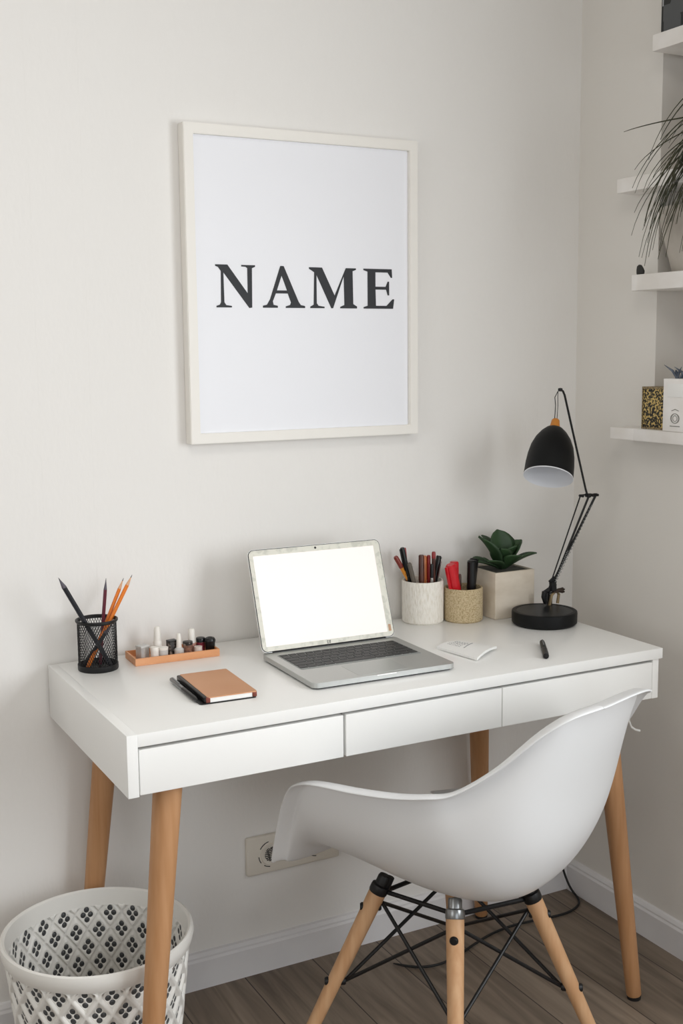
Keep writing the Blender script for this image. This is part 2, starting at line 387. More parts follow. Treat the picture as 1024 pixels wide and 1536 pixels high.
# ------------------------------------------------------------------ shelves in the niche
def shelf(label, y1, z0, z1, x0=RX-.06):
    o = MB().box(x0, NX-.002, NY0+.002, min(NY1-.002, y1), z0, z1, .0015)
    if y1 > NY1: o.box(x0, RX-.001, NY1-.003, y1, z0, z1, .0015)
    s_ = o.build('wall_shelf', SHELFW)
    tag(s_, label, 'shelf', 'white shelves across the wall niche'); return s_
shelf('lowest white niche shelf, carrying the patterned box and the white planter', -.175, 1.147, 1.173)
shelf('white niche shelf second from the bottom, below the trailing grass plant', -.233, 1.468, 1.502)
shelf('white niche shelf behind the trailing grass plant, third from the bottom', -.18, 1.678, 1.708)
shelf('topmost white niche shelf under the black and white photograph', -.28, 1.951, 1.984)
SH = {1: 1.173, 2: 1.502, 3: 1.708, 4: 1.984}

# ------------------------------------------------------------------ shell armchair
CH = thing('shell_armchair', 'white moulded plastic armchair on wooden dowel legs pulled up to the desk', 'chair', (.63, -.49, 0), R(20))
S = .93
def cr(keys, t):
    """Catmull-Rom through keyed points [(t, vector)]"""
    n = len(keys)
    for i in range(n-1):
        if t <= keys[i+1][0] or i == n-2:
            t0, p0 = keys[i]; t1, p1 = keys[i+1]
            pm = keys[max(i-1, 0)]; pn = keys[min(i+2, n-1)]
            u = (t-t0)/(t1-t0); p0, p1, a, c = Vector(p0), Vector(p1), Vector(pm[1]), Vector(pn[1])
            m0 = (p1-a)*((t1-t0)/max(t1-pm[0], 1e-6)); m1 = (c-p0)*((t1-t0)/max(pn[0]-t0, 1e-6))
            return (2*u**3-3*u**2+1)*p0+(u**3-2*u**2+u)*m0+(-2*u**3+3*u**2)*p1+(u**3-u**2)*m1
SPINE = [(0, (0, .262, .428)), (.06, (0, .24, .443)), (.2, (0, .15, .432)), (.4, (0, -.03, .405)), (.55, (0, -.16, .43)), (.66, (0, -.225, .52)), (.8, (0, -.258, .66)), (.92, (0, -.29, .775)), (1, (0, -.312, .836))]
RIM = [(0, (-.240, .262, .446)), (.05, (-.257, .222, .54)), (.105, (-.281, .172, .628)), (.135, (-.287, .145, .649)), (.17, (-.285, .115, .657)), (.29, (-.266, .03, .659)), (.41, (-.244, -.04, .661)), (.52, (-.226, -.09, .667)), (.61, (-.203, -.13, .675)), (.72, (-.170, -.19, .722)), (.83, (-.136, -.25, .79)), (.91, (-.107, -.285, .822)), (1, (-.06, -.305, .832))]
RIMR = [(0, (.235, .262, .446)), (.08, (.25, .2, .455)), (.2, (.26, .12, .472)), (.35, (.268, .02, .505)), (.5, (.262, -.07, .575)), (.62, (.25, -.13, .63)), (.75, (.222, -.20, .705)), (.87, (.182, -.25, .768)), (.95, (.152, -.282, .803)), (1, (.112, -.303, .822))]
OUT = [(0, (.55, .7, -.3)), (.09, (.8, .55, 0)), (.15, (.95, .25, .1)), (.3, (1, 0, .05)), (.5, (.95, -.25, .1)), (.7, (.8, -.5, .2)), (.88, (.5, -.8, .15)), (1, (.0, -.9, .12))]
def shell_bm():
    g = MB(); nt, ns = 44, 16; rows = []
    def half(t, side):
        P = cr(SPINE, t); Rr = cr(RIM if side < 0 else RIMR, t); O = cr(OUT, t).normalized(); O.x *= side
        if side > 0 and t > .7: O = (O+Vector((1.3, .35, 0))*(t-.7)/.3*(1 if t < .93 else max(0, (1-t)/.07))).normalized()
        d = Rr-P; d.x = 0
        c1 = P+Vector((.62*Rr.x, 0, 0)); c2 = Rr-.62*d; c2.x = Rr.x*.99
        row = [(1-u)**3*P+3*(1-u)**2*u*c1+3*(1-u)*u*u*c2+u**3*Rr for u in (j/ns for j in range(ns+1))]
        return row+[Rr+O*.010+Vector((0, 0, .003)), Rr+O*.022+Vector((0, 0, .003)), Rr+O*.033+Vector((0, 0, .000))]
    full = []
    for i in range(nt+1):
        full.append(half(i/nt, -1)[:0:-1]+half(i/nt, 1))
    # top of the back: extra lip rows
    last = full[-1]
    for k, (dy, dz) in enumerate(((-.007, .004), (-.014, .004), (-.020, .0))):
        off = (.010, .022, .033)[k]; n_ = len(last)
        full.append([v+Vector((0, -.99, .12))*max(0, off-((.033, .022, .010)[i] if i < 3 else (.010, .022, .033)[i-n_+3] if i >= n_-3 else 0)) for i, v in enumerate(last)])
    vs = [[g.bm.verts.new(v*S) for v in r_] for r_ in full]
    for a, b_ in zip(vs, vs[1:]):
        for i in range(len(a)-1): g.bm.faces.new((a[i], a[i+1], b_[i+1], b_[i]))
    return g
sh = shell_bm().build('seat_shell', CHAIR, CH, angle=80)
md = sh.modifiers.new('thick', 'SOLIDIFY'); md.thickness = .005; md.offset = 0
md = sh.modifiers.new('smooth', 'SUBSURF'); md.levels = 1; md.render_levels = 2
LT = {'fl': ((-.113, .125, .387), (-.245, .25, 0)), 'rl': ((-.103, -.054, .388), (-.24, -.16, 0)), 'rr': ((.079, -.107, .374), (.165, -.245, 0)), 'fr': ((.09, .10, .385), (.26, .21, 0))}
def at(k, f): a, c = LT[k]; return (Vector(a)*(1-f)+Vector(c)*f)*S
for k in LT:
    lg = taper('leg', at(k, 0), at(k, 1)+Vector((0, 0, .004)), .0165, .0115, WOODC, CH)
    q, L_ = between(at(k, 0), at(k, 1))
    MB().lathe([(.0001, 0), (.0105, 0), (.011, .003), (.0105, .005), (.0001, .005)], 18, tuple(at(k, 1))).build('foot_glide', RUBBER, lg)
    cl = MB().lathe([(.0001, -.026), (.011, -.026), (.0125, -.022), (.0125, -.008), (.0168, -.006), (.0175, -.002), (.0175, .008), (.0166, .01), (.0001, .01)], 24, m=q).build('collar', METALG if k == 'rl' else DARK, lg)
    # bolt heads where the rods meet the leg
    for f in (.10, .50):
        c = at(k, f); b = MB(); b.lathe([(.0001, -.02), (.006, -.02), (.008, -.017), (.008, .017), (.006, .02), (.0001, .02)], 16, m=Matrix.Translation(c) @ Vector((c.x, c.y, 0)).to_track_quat('Z', 'Y').to_matrix().to_4x4())
        b.build('bolt', DARK, lg)
def inward(v, d): v = Vector(v); n = Vector((v.x, v.y, 0)).normalized(); return v-n*d
for a, c in (('fl', 'rl'), ('rl', 'rr'), ('rr', 'fr'), ('fr', 'fl')):
    for p0, p1 in ((a, c), (c, a)):
        MB().tube([inward(at(p0, .08), .018), inward(at(p1, .50), .018)], .0036, 10).build('brace_rod', DARK, CH)
b = MB()
cs = [inward(at(k, .02), .012) for k in ('fl', 'rl', 'rr', 'fr')]
for i in range(4):
    b.tube([cs[i], cs[(i+1) % 4]], .0045, 8)
    u = cs[i].copy(); u.z += .028; u.x *= .92; u.y *= .92
    b.tube([cs[i], u], .0075, 10)
b.build('mount_frame', DARK, CH)

# ------------------------------------------------------------------ waste bin
BR, BH = .166, .32
bn = thing('waste_basket', 'round white plastic lattice waste basket on the floor under the desk', 'waste basket', (.008, -.238, 0))
def rad(z): return .125+(BR-.127)*(z/BH)**.8
def cell_geometry():
    """one diamond of the lattice with four petal holes, in unit coordinates u,v in -1..1"""
    co = []; ed = []; k = 6
    cor = [(1, 0), (0, 1), (-1, 0), (0, -1)]
    for i in range(4):
        a, c = cor[i], cor[(i+1) % 4]
        for j in range(k): co.append(Vector((a[0]+(c[0]-a[0])*j/k, a[1]+(c[1]-a[1])*j/k)))
    n0 = len(co); ed += [(i, (i+1) % n0) for i in range(n0)]
    for sc in (.88, .76):
        b0 = len(co); co += [v*sc for v in co[:n0]]; ed += [(b0+i, b0+(i+1) % n0) for i in range(n0)]
    holes = []
    for cx, cy in ((0, .31), (.31, 0), (-.31, 0), (0, -.31)):
        lp = []
        for i in range(12):
            a = 2*pi*i/12; e = .228; lp.append((cx+e*cos(a)*1.02, cy+e*sin(a)*.80))
        holes.append(lp); b0 = len(co); co += [Vector(q) for q in lp]; ed += [(b0+i, b0+(i+1) % 12) for i in range(12)]
    vs, es, fs, *_ = geometry.delaunay_2d_cdt(co, ed, [], 0, 1e-6)
    hc = [Vector(q) for q in ((0, .31), (.31, 0), (-.31, 0), (0, -.31))]
    keep = []; ins = []
    for f in fs:
        c = sum((vs[i] for i in f), Vector((0, 0)))/len(f)
        if abs(c.x)+abs(c.y) > 1.0001: continue
        hit = [h for h in hc if ((c.x-h.x)/.2326)**2+((c.y-h.y)/.1824)**2 < .98]
        (ins if hit else keep).append(f)
    return vs, keep, ins
VS, KEEP, INS = cell_geometry()
NC = 22; CW = 2*pi/NC; CHH = .062; Z0 = .026; Z1 = BH-.030
def relief(u, v):
    d = 1-(abs(u)+abs(v))
    return .0045*max(0, min(1, (.24-d)/.14)) if d < .24 else 0
g = MB(); gi = MB()
rows_ = int((Z1-Z0)/(CHH/2))+1
for r_ in range(-1, rows_+1):
    zc = Z1-CHH*.28-r_*CHH/2
    for c_ in range(NC):
        ac = (c_+(.5 if r_ % 2 else 0))*CW
        def pt(v, extra=0):
            z = min(max(zc+v.y*CHH/2, Z0), Z1); a = ac+v.x*CW/2; rr = rad(z)+relief(v.x, v.y)-.0025+extra
            return (rr*cos(a), rr*sin(a), z)
        vv = [g.bm.verts.new(pt(v)) for v in VS]
        for f in KEEP:
            zs = [vv[i].co.z for i in f]
            if max(zs)-min(zs) < 1e-6 and (abs(zs[0]-Z0) < 1e-6 or abs(zs[0]-Z1) < 1e-6): continue
            try: g.bm.faces.new([vv[i] for i in f])
            except ValueError: pass
        if zc-CHH*.27 > Z0 and zc+CHH*.27 < Z1:
            vi = {}
            for f in INS:
                for i in f:
                    if i not in vi: vi[i] = gi.bm.verts.new(pt(VS[i]))
                gi.bm.faces.new([vi[i] for i in f])
bmesh.ops.remove_doubles(g.bm, verts=g.bm.verts, dist=.00025)
bmesh.ops.delete(g.bm, geom=[v for v in g.bm.verts if not v.link_faces], context='VERTS')
bmesh.ops.dissolve_degenerate(g.bm, edges=g.bm.edges, dist=.0001)
wallb = g.build('lattice_wall', BIN, bn, angle=60)
md = wallb.modifiers.new('thick', 'SOLIDIFY'); md.thickness = .003; md.offset = 0
gi.build('petal_hole_shade', BINH, wallb, angle=60); md = bpy.data.objects['petal_hole_shade'].modifiers.new('thick', 'SOLIDIFY'); md.thickness = .0016; md.offset = 0  # dark sheets closing the petal holes, their shade put in as colour
MB().lathe([(rad(Z1)-.004, Z1-.002), (rad(Z1)+.004, Z1-.002), (BR+.003, BH-.024), (BR+.006, BH-.010), (BR+.004, BH-.002), (BR, BH), (BR-.004, BH-.003), (rad(Z1)-.004, Z1-.002)], 96, cap0=False).build('rim', BIN, bn)
MB().lathe([(.0001, 0), (.118, 0), (rad(0)+.003, .004), (rad(Z0)+.003, Z0+.004), (rad(Z0)-.003, Z0+.004), (rad(Z0)-.006, .012), (.0001, .010)], 96).build('base', BIN, bn)

# ------------------------------------------------------------------ floor cable
tag(MB().tube([(1.235, -.004, .12), (1.245, -.012, .06), (1.258, -.03, .012), (1.262, -.055, .004), (1.24, -.085, .004), (1.19, -.105, .004), (1.13, -.100, .004), (1.04, -.085, .004), (.95, -.10, .004), (.86, -.14, .004), (.80, -.16, .004), (.74, -.15, .004), (.70, -.10, .004)], .003, 10).build('power_cable', RUBBER), 'thin black power cable looping over the floor by the corner baseboard', 'cable')
cb = bpy.data.objects['power_cable']; md = cb.modifiers.new('s', 'SUBSURF'); md.levels = 2; md.render_levels = 2

# hook under the desk
b = MB(); hx, hy = 1.098, -.40
b.tube([(hx, hy, DB-.001), (hx, hy, .60), (hx+.001, hy, .578), (hx+.006, hy-.002, .565), (hx+.016, hy-.004, .558), (hx+.026, hy-.006, .555)], .0023, 10)
b.lathe([(.0001, 0), (.007, 0), (.007, -.003), (.0001, -.003)], 16, (hx, hy, DB))
tag(b.build('cable_hook', WHITE), 'small white bent wire hook under the right end of the desk', 'hook')

# ------------------------------------------------------------------ laptop
lap = thing('laptop', 'open silver laptop with a blank lit screen in the middle of the desk', 'laptop', (.518, -.285, DZ), R(-1.5))
W2, BD, FD = .1475, .118, -.122     # half width, hinge y, front y
b = MB(); b.prism(round_box(-W2, W2, FD, BD, .012), .004, .0135)
base = b.build('base', ALU, lap)
md = base.modifiers.new('b', 'BEVEL'); md.width = .0018; md.segments = 2; md.limit_method = 'ANGLE'
b = MB(); b.prism(round_box(-W2+.004, W2-.004, FD+.004, BD-.004, .012), .0015, .004); b.build('bottom_cover', BLACKP, base)
for sx in (-1, 1):
    for sy in (FD+.02, BD-.02): MB().lathe([(.0001, 0), (.005, 0), (.005, .0016), (.0001, .0016)], 14, (sx*(W2-.02), sy, 0)).build('rubber_foot', RUBBER, base)
kx0, kx1, ky0, ky1 = -.128, .128, -.028, .088
MB().prism(round_box(kx0, kx1, ky0, ky1, .004), .01345, .01385).build('keyboard_well', KEYW, lap)
rws = [(.010, [1]*14), (.019, [1]*13+[1.6]), (.019, [1.5]+[1]*12+[1.1]), (.019, [1.8]+[1]*11+[1.8]), (.019, [2.3]+[1]*10+[2.3]), (.019, [1, 1, 1, 1.2, 5, 1.2, 1, 1, 1, 1])]
y = ky1-.002; kb = bpy.data.objects['keyboard_well']
for hgt, ks in rws:
    tot = sum(ks); x = kx0+.002; uw = (kx1-kx0-.004)/tot
    for kw in ks:
        b = MB(); b.prism(round_box(x+.0011, x+kw*uw-.0011, y-hgt+.0011, y-.0011, .0012, 2), .0138, .0147)
        b.build('key', KEYM, kb, smooth=False); x += kw*uw
    y -= hgt
MB().prism(round_box(-.052, .052, -.112, -.036, .004), .0134, .01375).build('trackpad', mat('trackpad_grey', '#adb0ae', .35, metal=.5), lap)
MB().box(-.020, .020, FD-.0004, FD+.004, .0112, .0133).build('thumb_notch', ALUL, lap)
# display lid
lid = MB(); TILT = R(-20); lq = Matrix.Translation((0, BD-.004, .0145)) @ Matrix.Rotation(TILT, 4, 'X') @ Matrix.Rotation(R(90), 4, 'X')
LH = .205
lid.prism(round_box(-W2, W2, 0, LH, .012), -.0045, 0, lq)
lo = lid.build('display_lid', ALUL, lap)
MB().prism(round_box(-W2+.0004, W2-.0004, .0004, LH-.0004, .0118), 0.0, .0006, lq).build('screen_gasket', RUBBER, lo)
MB().prism(round_box(-W2+.0018, W2-.0018, .0018, LH-.0018, .0105), .0005, .0012, lq).build('bezel', BEZEL, lo, smooth=False)
MB().prism(round_box(-W2+.010, W2-.016, .011, LH-.013, .001, 2), .0011, .0016, lq).build('screen', SCREEN, lo, smooth=False)
b = MB(); b.lathe([(.0001, .0018), (.0022, .0018), (.0024, .0012)], 16, m=lq @ Matrix.Translation((.0, LH-.0065, 0))); b.build('webcam', RUBBER, lo)
b = MB()
for (x0, x1, y0, y1) in ((-.0045, -.0035, .003, .009), (-.0045, -.002, .003, .004), (-.0045, -.002, .008, .009), (-.0008, .0002, .003, .009), (.0012, .0036, .0083, .009), (.0018, .0028, .003, .0083)):
    b.prism([(x0, y0), (x1, y0), (x1, y1), (x0, y1)], .0012, .0016, lq @ Matrix.Translation((-.002, 0, 0)))
b.build('logo', INK, lo, smooth=False)
MB().prism(round_box(W2-.0125, W2-.0065, .012, .026, .001, 2), .0012, .0015, lq).build('sticker', mat('tan_sticker', '#b99475', .6), lo, smooth=False)
MB().tube([(-.125, BD-.003, .0125), (.125, BD-.003, .0125)], .0045, 14).build('hinge', BLACKP, lap)

# ------------------------------------------------------------------ notebook with pen
nb = thing('notebook', 'copper covered notebook with a black spine lying on the desk corner', 'notebook', (.219, -.305, DZ), R(-3))
MB().prism(round_box(-.054, .050, -.080, .082, .006), .0, .0022).build('back_cover', BLACKP, nb)
MB().prism(round_box(-.038, .0485, -.078, .080, .002, 3), .0022, .0105).build('pages', PAPER, nb, smooth=False)
MB().prism(round_box(-.040, .050, -.080, .082, .003, 3), .0105, .0122).build('front_cover', COPPER, nb)
b = MB(); b.box(-.046, -.0385, -.079, .081, .0022, .0118, .002); b.build('spine', BLACKP, nb)
b = MB(); b.box(-.043, -.035, -.0800, -.0740, .0022, .0118, .0012); b.box(.042, .050, -.0800, -.0740, .0022, .0112, .0012)
b.build('corner_guard', mat('red_brown_corner', '#7a4136', .35, metal=.5), nb)
pn = thing('ballpoint_pen', 'slim silver and black pen lying along the spine of the copper notebook', 'pen', (.163, -.30, DZ+.0062), R(-3))
q, L_ = between((-.0005, .078, 0), (.0005, -.072, 0))
MB().lathe([(.0001, 0), (.003, .001), (.004, .004), (.004, .072)], 16, m=q).build('upper_barrel', METALG, pn)
MB().lathe([(.004, .072), (.0042, .073), (.0042, .135), (.0025, .146), (.0008, L_)], 16, m=q).build('lower_barrel', BLACKP, pn)
MB().box(-.002, .001, .028, .07, .004, .0055, .0006).build('clip', METALG, pn)

# ------------------------------------------------------------------ wire mesh pencil cup
px, py = .078, -.062
pc = thing('mesh_pencil_cup', 'black wire mesh pencil cup holding pencils on the left end of the desk', 'pencil cup', (px, py, DZ))
r0, hh = .0365, .097
b = MB()
n = 46; sl = 1.15
for s_ in (-1, 1):
    for i in range(n):
        a0 = 2*pi*i/n; b.tube([(r0*cos(a0+s_*sl*k/8), r0*sin(a0+s_*sl*k/8), .008+(hh-.012)*k/8) for k in range(9)], .00055, 4, cap=False)
b.build('mesh_wall', DARK, pc)
b = MB(); b.lathe([(.0001, .001), (r0-.002, .001), (r0+.001, 0), (r0+.0018, .002), (r0+.0018, .011), (r0-.0005, .012), (r0-.0015, .003), (.0001, .003)], 48); b.build('base_band', DARK, pc)
b = MB(); b.lathe([(r0-.0012, hh-.006), (r0+.001, hh-.006), (r0+.0035, hh-.003), (r0+.0035, hh), (r0+.001, hh+.001), (r0-.001, hh-.001), (r0-.0012, hh-.006)], 48); b.build('rim', DARK, pc)
def pencil(label, bot, top, r_, body, kind='pencil', lead='#2a2a2c', tipw='#c9a680', group='pencils in the wire mesh cup'):
    o = thing('pencil', label, 'pencil', bot, 0, group)
    q, L_ = between((0, 0, 0), Vector(top)-Vector(bot))
    MB().lathe([(.0001, 0), (r_*.9, 0), (r_, .001), (r_, L_-.022)], 6, m=q).build('barrel', body, o, angle=20)
    MB().lathe([(r_, L_-.022), (r_*.28, L_-.006)], 12, m=q).build('sharpened_wood', tipw, o)
    MB().lathe([(r_*.28, L_-.006), (.0003, L_)], 12, cap1=True, m=q).build('lead', lead, o)
    return o
ORNG = mat('orange_paint', '#e07a22', .4); MAR = mat('maroon_paint', '#5e2030', .4); BLKP = mat('black_paint', '#24262c', .35)
TIPW = mat('pencil_wood', '#d4a684', .7); LEAD = mat('graphite', '#3b3b40', .5); TIPD = mat('grey_wood_tip', '#55505a', .6)
pencil('thick black pencil leaning far left in the wire mesh cup', (.098, -.078, DZ+.006), (.004, -.081, .937), .0048, BLKP, lead=LEAD, tipw=TIPD)
pencil('maroon pencil standing upright at the back of the mesh cup', (.085, -.05, DZ+.005), (.103, -.05, .921), .0034, MAR, lead=LEAD, tipw=TIPD)
pencil('orange pencil left of the taller orange one in the mesh cup', (.062, -.055, DZ+.005), (.139, -.045, .917), .0034, ORNG, lead=LEAD, tipw=TIPW)
pencil('orange pencil leaning furthest right in the mesh cup', (.056, -.064, DZ+.005), (.154, -.052, .923), .0036, ORNG, lead=LEAD, tipw=TIPW)
pencil('black pencil inside the mesh cup with its tip below the rim', (.052, -.05, DZ+.005), (.103, -.078, .838), .0042, BLKP, lead=LEAD, tipw=TIPD)

# ------------------------------------------------------------------ tray with cosmetics
TL, TD = .171, .072; ty0 = -.052
tr = thing('tray', 'long copper coloured tray of small bottles beside the mesh cup', 'tray', (.231, ty0, DZ), R(-2))
b = MB(); b.box(-TL/2, TL/2, -TD/2, TD/2, 0, .003, .0008)
b.build('tray_base', TRAYM, tr)
b = MB(); o_ = [(-TL/2, -TD/2), (TL/2, -TD/2), (TL/2, TD/2), (-TL/2, TD/2)]; k_ = .003
i_ = [(-TL/2+k_, -TD/2+k_), (TL/2-k_, -TD/2+k_), (TL/2-k_, TD/2-k_), (-TL/2+k_, TD/2-k_)]
def ring(z): return [b.bm.verts.new((x*1.0, y_, z)) for x, y_ in o_], [b.bm.verts.new((x, y_, z)) for x, y_ in i_]
(a0, a1), (c0, c1) = ring(.003), ring(.0145)
for k in range(4):
    j = (k+1) % 4
    for qd in ((a0[k], a0[j], c0[j], c0[k]), (a1[k], a1[j], c1[j], c1[k]), (c0[k], c0[j], c1[j], c1[k]), (a0[k], a0[j], a1[j], a1[k])): b.bm.faces.new(qd)
b.build('tray_wall', TRAYM, tr)
TZ = DZ+.003
CAPW = mat('cap_white', '#e6e2db', .45); GREYW = mat('pale_grey_plastic', '#c9c8c5', .5); BOXW = mat('box_pale', '#c4c1bd', .6, noise=((200, 200, 60), '#a9a6a3'))
PINK = mat('pink_glass', '#9a6a60', .25, noise=((120, 120, 120), '#c9a091')); DRED = mat('dark_red_glass', '#5a1f26', .25, noise=((150, 150, 150), '#8e3442'))
BROWN = mat('brown_glass', '#5b423a', .25, noise=((150, 150, 150), '#8f6a58')); LABB = mat('dark_label', '#25211f', .5, noise=((180, 180, 180), '#8a8078', (.55, .62)))
GRP = 'cosmetic bottles and jars in the copper tray'
def small(name, label, cat, x, yy, parts, rz=0):
    o = thing(name, label, cat, (x, yy, TZ), rz, GRP)
    for pn_, pf, m_, n_ in parts: MB().lathe(pf, n_).build(pn_, m_, o)
    return o
# small pale box
o = thing('small_box', 'small pale grey box at the left end of the copper tray', 'box', (.172, -.045, TZ), R(20), GRP)
MB().box(-.010, .010, -.009, .009, 0, .023, .0008).build('carton', BOXW, o); MB().box(-.0105, .0105, -.0095, .0095, .023, .027, .0008).build('lid', GREYW, o)
small('jar', 'small white cylinder jar at the front left of the tray', 'jar', .1895, -.066, [('body', [(.0001, 0), (.0075, 0), (.008, .001), (.008, .017), (.0001, .017)], CAPW, 24), ('lid', [(.0082, .017), (.0084, .018), (.0084, .025), (.0078, .026), (.0001, .026)], CAPW, 24)])
small('bottle', 'tallest white round-topped bottle at the back left of the tray', 'bottle', .206, -.036, [('body', [(.0001, 0), (.0085, 0), (.009, .002), (.0085, .026), (.0075, .030)], CAPW, 24), ('cap', [(.0075, .030), (.0074, .033), (.0062, .054), (.0045, .058), (.0001, .0595)], CAPW, 24)])
small('jar', 'squat pale grey pot beside the white cylinder in the tray', 'jar', .208, -.063, [('body', [(.0001, 0), (.008, 0), (.009, .001), (.0098, .018), (.0001, .018)], GREYW, 28), ('lid', [(.0098, .018), (.010, .019), (.0100, .0225), (.0001, .0235)], CAPW, 28)])
o = thing('small_box', 'small dark printed box in the middle of the tray', 'box', (.233, -.045, TZ), R(10), GRP)
MB().box(-.009, .009, -.008, .008, 0, .028, .0008).build('carton', LABB, o); MB().box(-.0092, .0092, -.0082, .0082, .028, .0300, .0005).build('lid', BLACKP, o)
small('nail_polish', 'short nail polish bottle with slim white cap at mid tray', 'nail polish', .243, -.057, [('glass', [(.0001, 0), (.0085, 0), (.0095, .001), (.0095, .013), (.005, .017)], GREYW, 24), ('cap', [(.0055, .016), (.0055, .018), (.0042, .042), (.003, .0445), (.0001, .045)], CAPW, 20)])
small('jar', 'dark brown jar right of the slim white cap in the tray', 'jar', .261, -.058, [('body', [(.0001, 0), (.0085, 0), (.0095, .001), (.0095, .020)], BROWN, 28), ('lid', [(.0095, .020), (.0098, .021), (.0096, .0265), (.0001, .028)], LABB, 28)])
small('nail_polish', 'pinkish nail polish bottle with tall thick white cap in the tray', 'nail polish', .2745, -.044, [('glass', [(.0001, 0), (.008, 0), (.009, .001), (.009, .016), (.006, .020)], PINK, 24), ('cap', [(.0072, .019), (.0074, .021), (.0064, .045), (.005, .0475), (.0001, .048)], CAPW, 20)])
small('jar', 'small pale pink pot at the front of the tray right half', 'jar', .2795, -.067, [('body', [(.0001, 0), (.007, 0), (.008, .001), (.008, .016), (.0001, .0165)], mat('pale_pink', '#d9cdc4', .4), 24)])
small('jar', 'red jar with a black and silver lid near the right of the tray', 'jar', .2915, -.049, [('body', [(.0001, 0), (.008, 0), (.0085, .001), (.0085, .020)], DRED, 24), ('lid', [(.0085, .020), (.009, .0205), (.009, .0275), (.0083, .0285), (.0001, .0285)], BLACKP, 24)])
small('jar', 'round black lidded pot at the right end of the tray', 'jar', .3065, -.062, [('body', [(.0001, 0), (.008, 0), (.0095, .002), (.0103, .020)], BLACKP, 28), ('lid', [(.0103, .020), (.0112, .0215), (.0112, .025), (.009, .029), (.004, .031), (.0001, .0313)], BLACKP, 28)])

# ------------------------------------------------------------------ cups of pens
def cup(name, label, x, yy, r_, h_, m_):
    o = MB().lathe([(.0001, 0), (r_-.003, 0), (r_, .0035), (r_, h_-.002), (r_-.001, h_), (r_-.004, h_), (r_-.005, h_-.002), (r_-.005, .008), (.0001, .006)], 72).build(name, m_)
    o.location = (x, yy, DZ); tag(o, label, 'cup'); return o
WX, WY, WR, WH = .8225, -.034, .046, .094
cup('pen_cup', 'tall white textured ceramic cup full of pens beside the laptop', WX, WY, WR, WH, CUPW)
BX, BYY, BRR, BHH = .9075, -.068, .0432, .075
cup('pen_cup', 'shorter sand coloured speckled cup holding red and black markers', BX, BYY, BRR, BHH, CUPB)
def pen(label, cup_, off, top, r_, body, cap, capf=.72, name='pen', cat='pen', group=None, clip=None):
    cx, cy = (WX, WY) if cup_ == 'w' else (BX, BYY)
    rin, ch = (WR-.0055-r_*1.15, WH) if cup_ == 'w' else (BRR-.0055-r_*1.15, BHH)
    zb_ = DZ+.0075+r_*.35; T2 = Vector((top[0]-cx, top[1]-cy)); u_ = (DZ+ch-zb_)/(top[2]-zb_); k = 1.0
    while True:      # lean the pen so that it passes inside the rim
        B2 = T2*k
        if B2.length > rin-.002: B2 = B2.normalized()*(rin-.002)
        if (B2+(T2-B2)*u_).length < rin: break
        if k < -1: T2 *= .97; k = 1.0; continue
        k -= .05
    top = (cx+T2.x, cy+T2.y, top[2]); bot = Vector((cx+B2.x, cy+B2.y, zb_)); o = thing(name, label, cat, bot, 0, group)
    q, L_ = between((0, 0, 0), Vector(top)-bot)
    MB().lathe([(.0001, .0005), (r_*.7, .0005), (r_, .004), (r_, L_*capf)], 16, m=q).build('barrel', body, o)
    MB().lathe([(r_, L_*capf), (r_*1.12, L_*capf+.0005), (r_*1.1, L_-.003), (r_*.85, L_), (.0001, L_)], 16, m=q).build('cap', cap, o)
    if clip: MB().box(-r_*.3, r_*.3, -r_*1.55, -r_*1.15, L_*capf+.004, L_-.002, .0003, m=q).build('clip', clip, o)
    return o
AMB = mat('amber_plastic', '#d98a1e', .3); RBR = mat('red_brown_cap', '#7b2a1f', .35); BRN = mat('brown_barrel', '#5a2f22', .4, noise=((120, 120, 30), '#3a211c'))
ORB = mat('orange_barrel', '#b96a38', .4); REDD = mat('dark_red', '#8a1f22', .35); RED = mat('marker_red', '#c31422', .3); SIL = mat('pen_silver', '#c5c4c2', .25, metal=.7)
GBR = mat('grey_brown', '#5e564d', .5)
GW = 'pens in the white textured cup'; GB = 'markers in the sand coloured cup'
pen('amber pen with red brown tip leaning left out of the white cup', 'w', (-.012, .0), (.754, -.032, .901), .0048, AMB, RBR, .82, group=GW)
pen('tallest black pen at the left of the white cup', 'w', (-.025, -.005), (.7685, -.036, .920), .0048, BLACKP, BLACKP, .6, group=GW, clip=DARK)
pen('maroon pen right behind the tallest black pen in the white cup', 'w', (-.02, .012), (.781, -.024, .917), .0038, MAR, REDD, .6, group=GW)
pen('short grey brown pen in front of the black pens in the white cup', 'w', (-.022, -.018), (.7745, -.056, .888), .0044, GBR, GBR, .6, group=GW)
pen('dark brown pen just left of the orange one in the white cup', 'w', (-.004, -.014), (.808, -.052, .903), .0056, BRN, BRN, .6, group=GW, clip=DARK)
pen('orange barrelled pen in the middle of the white cup', 'w', (.0, .012), (.829, -.03, .896), .0052, ORB, ORB, .6, group=GW)
pen('dark red pen right of the orange barrelled pen in the white cup', 'w', (.004, .006), (.838, -.034, .897), .0038, REDD, REDD, .6, group=GW)
pen('slanted brown pen with a red end in the white cup', 'w', (.002, -.012), (.8435, -.046, .906), .0040, BRN, REDD, .90, group=GW)
pen('silver pen leaning in front of the slanted brown pen', 'w', (.006, -.02), (.830, -.060, .882), .0034, SIL, BLACKP, .75, group=GW)
pen('black capped pen at the right edge of the white cup', 'w', (.026, .0), (.8665, -.032, .893), .0056, BLACKP, BLACKP, .55, group=GW, clip=SIL)
o = thing('plastic_ruler', 'short clear white plastic ruler standing in the white cup', 'ruler', (.800, -.012, DZ+.008), R(20))
MB().box(-.014, .014, -.001, .001, 0, .112, .0008).build('blade', mat('ruler_milky', '#dcdcd7', .25, trans=.2), o); MB().box(-.001, .001, -.0014, -.0008, .100, .110).build('mark', INK, o)
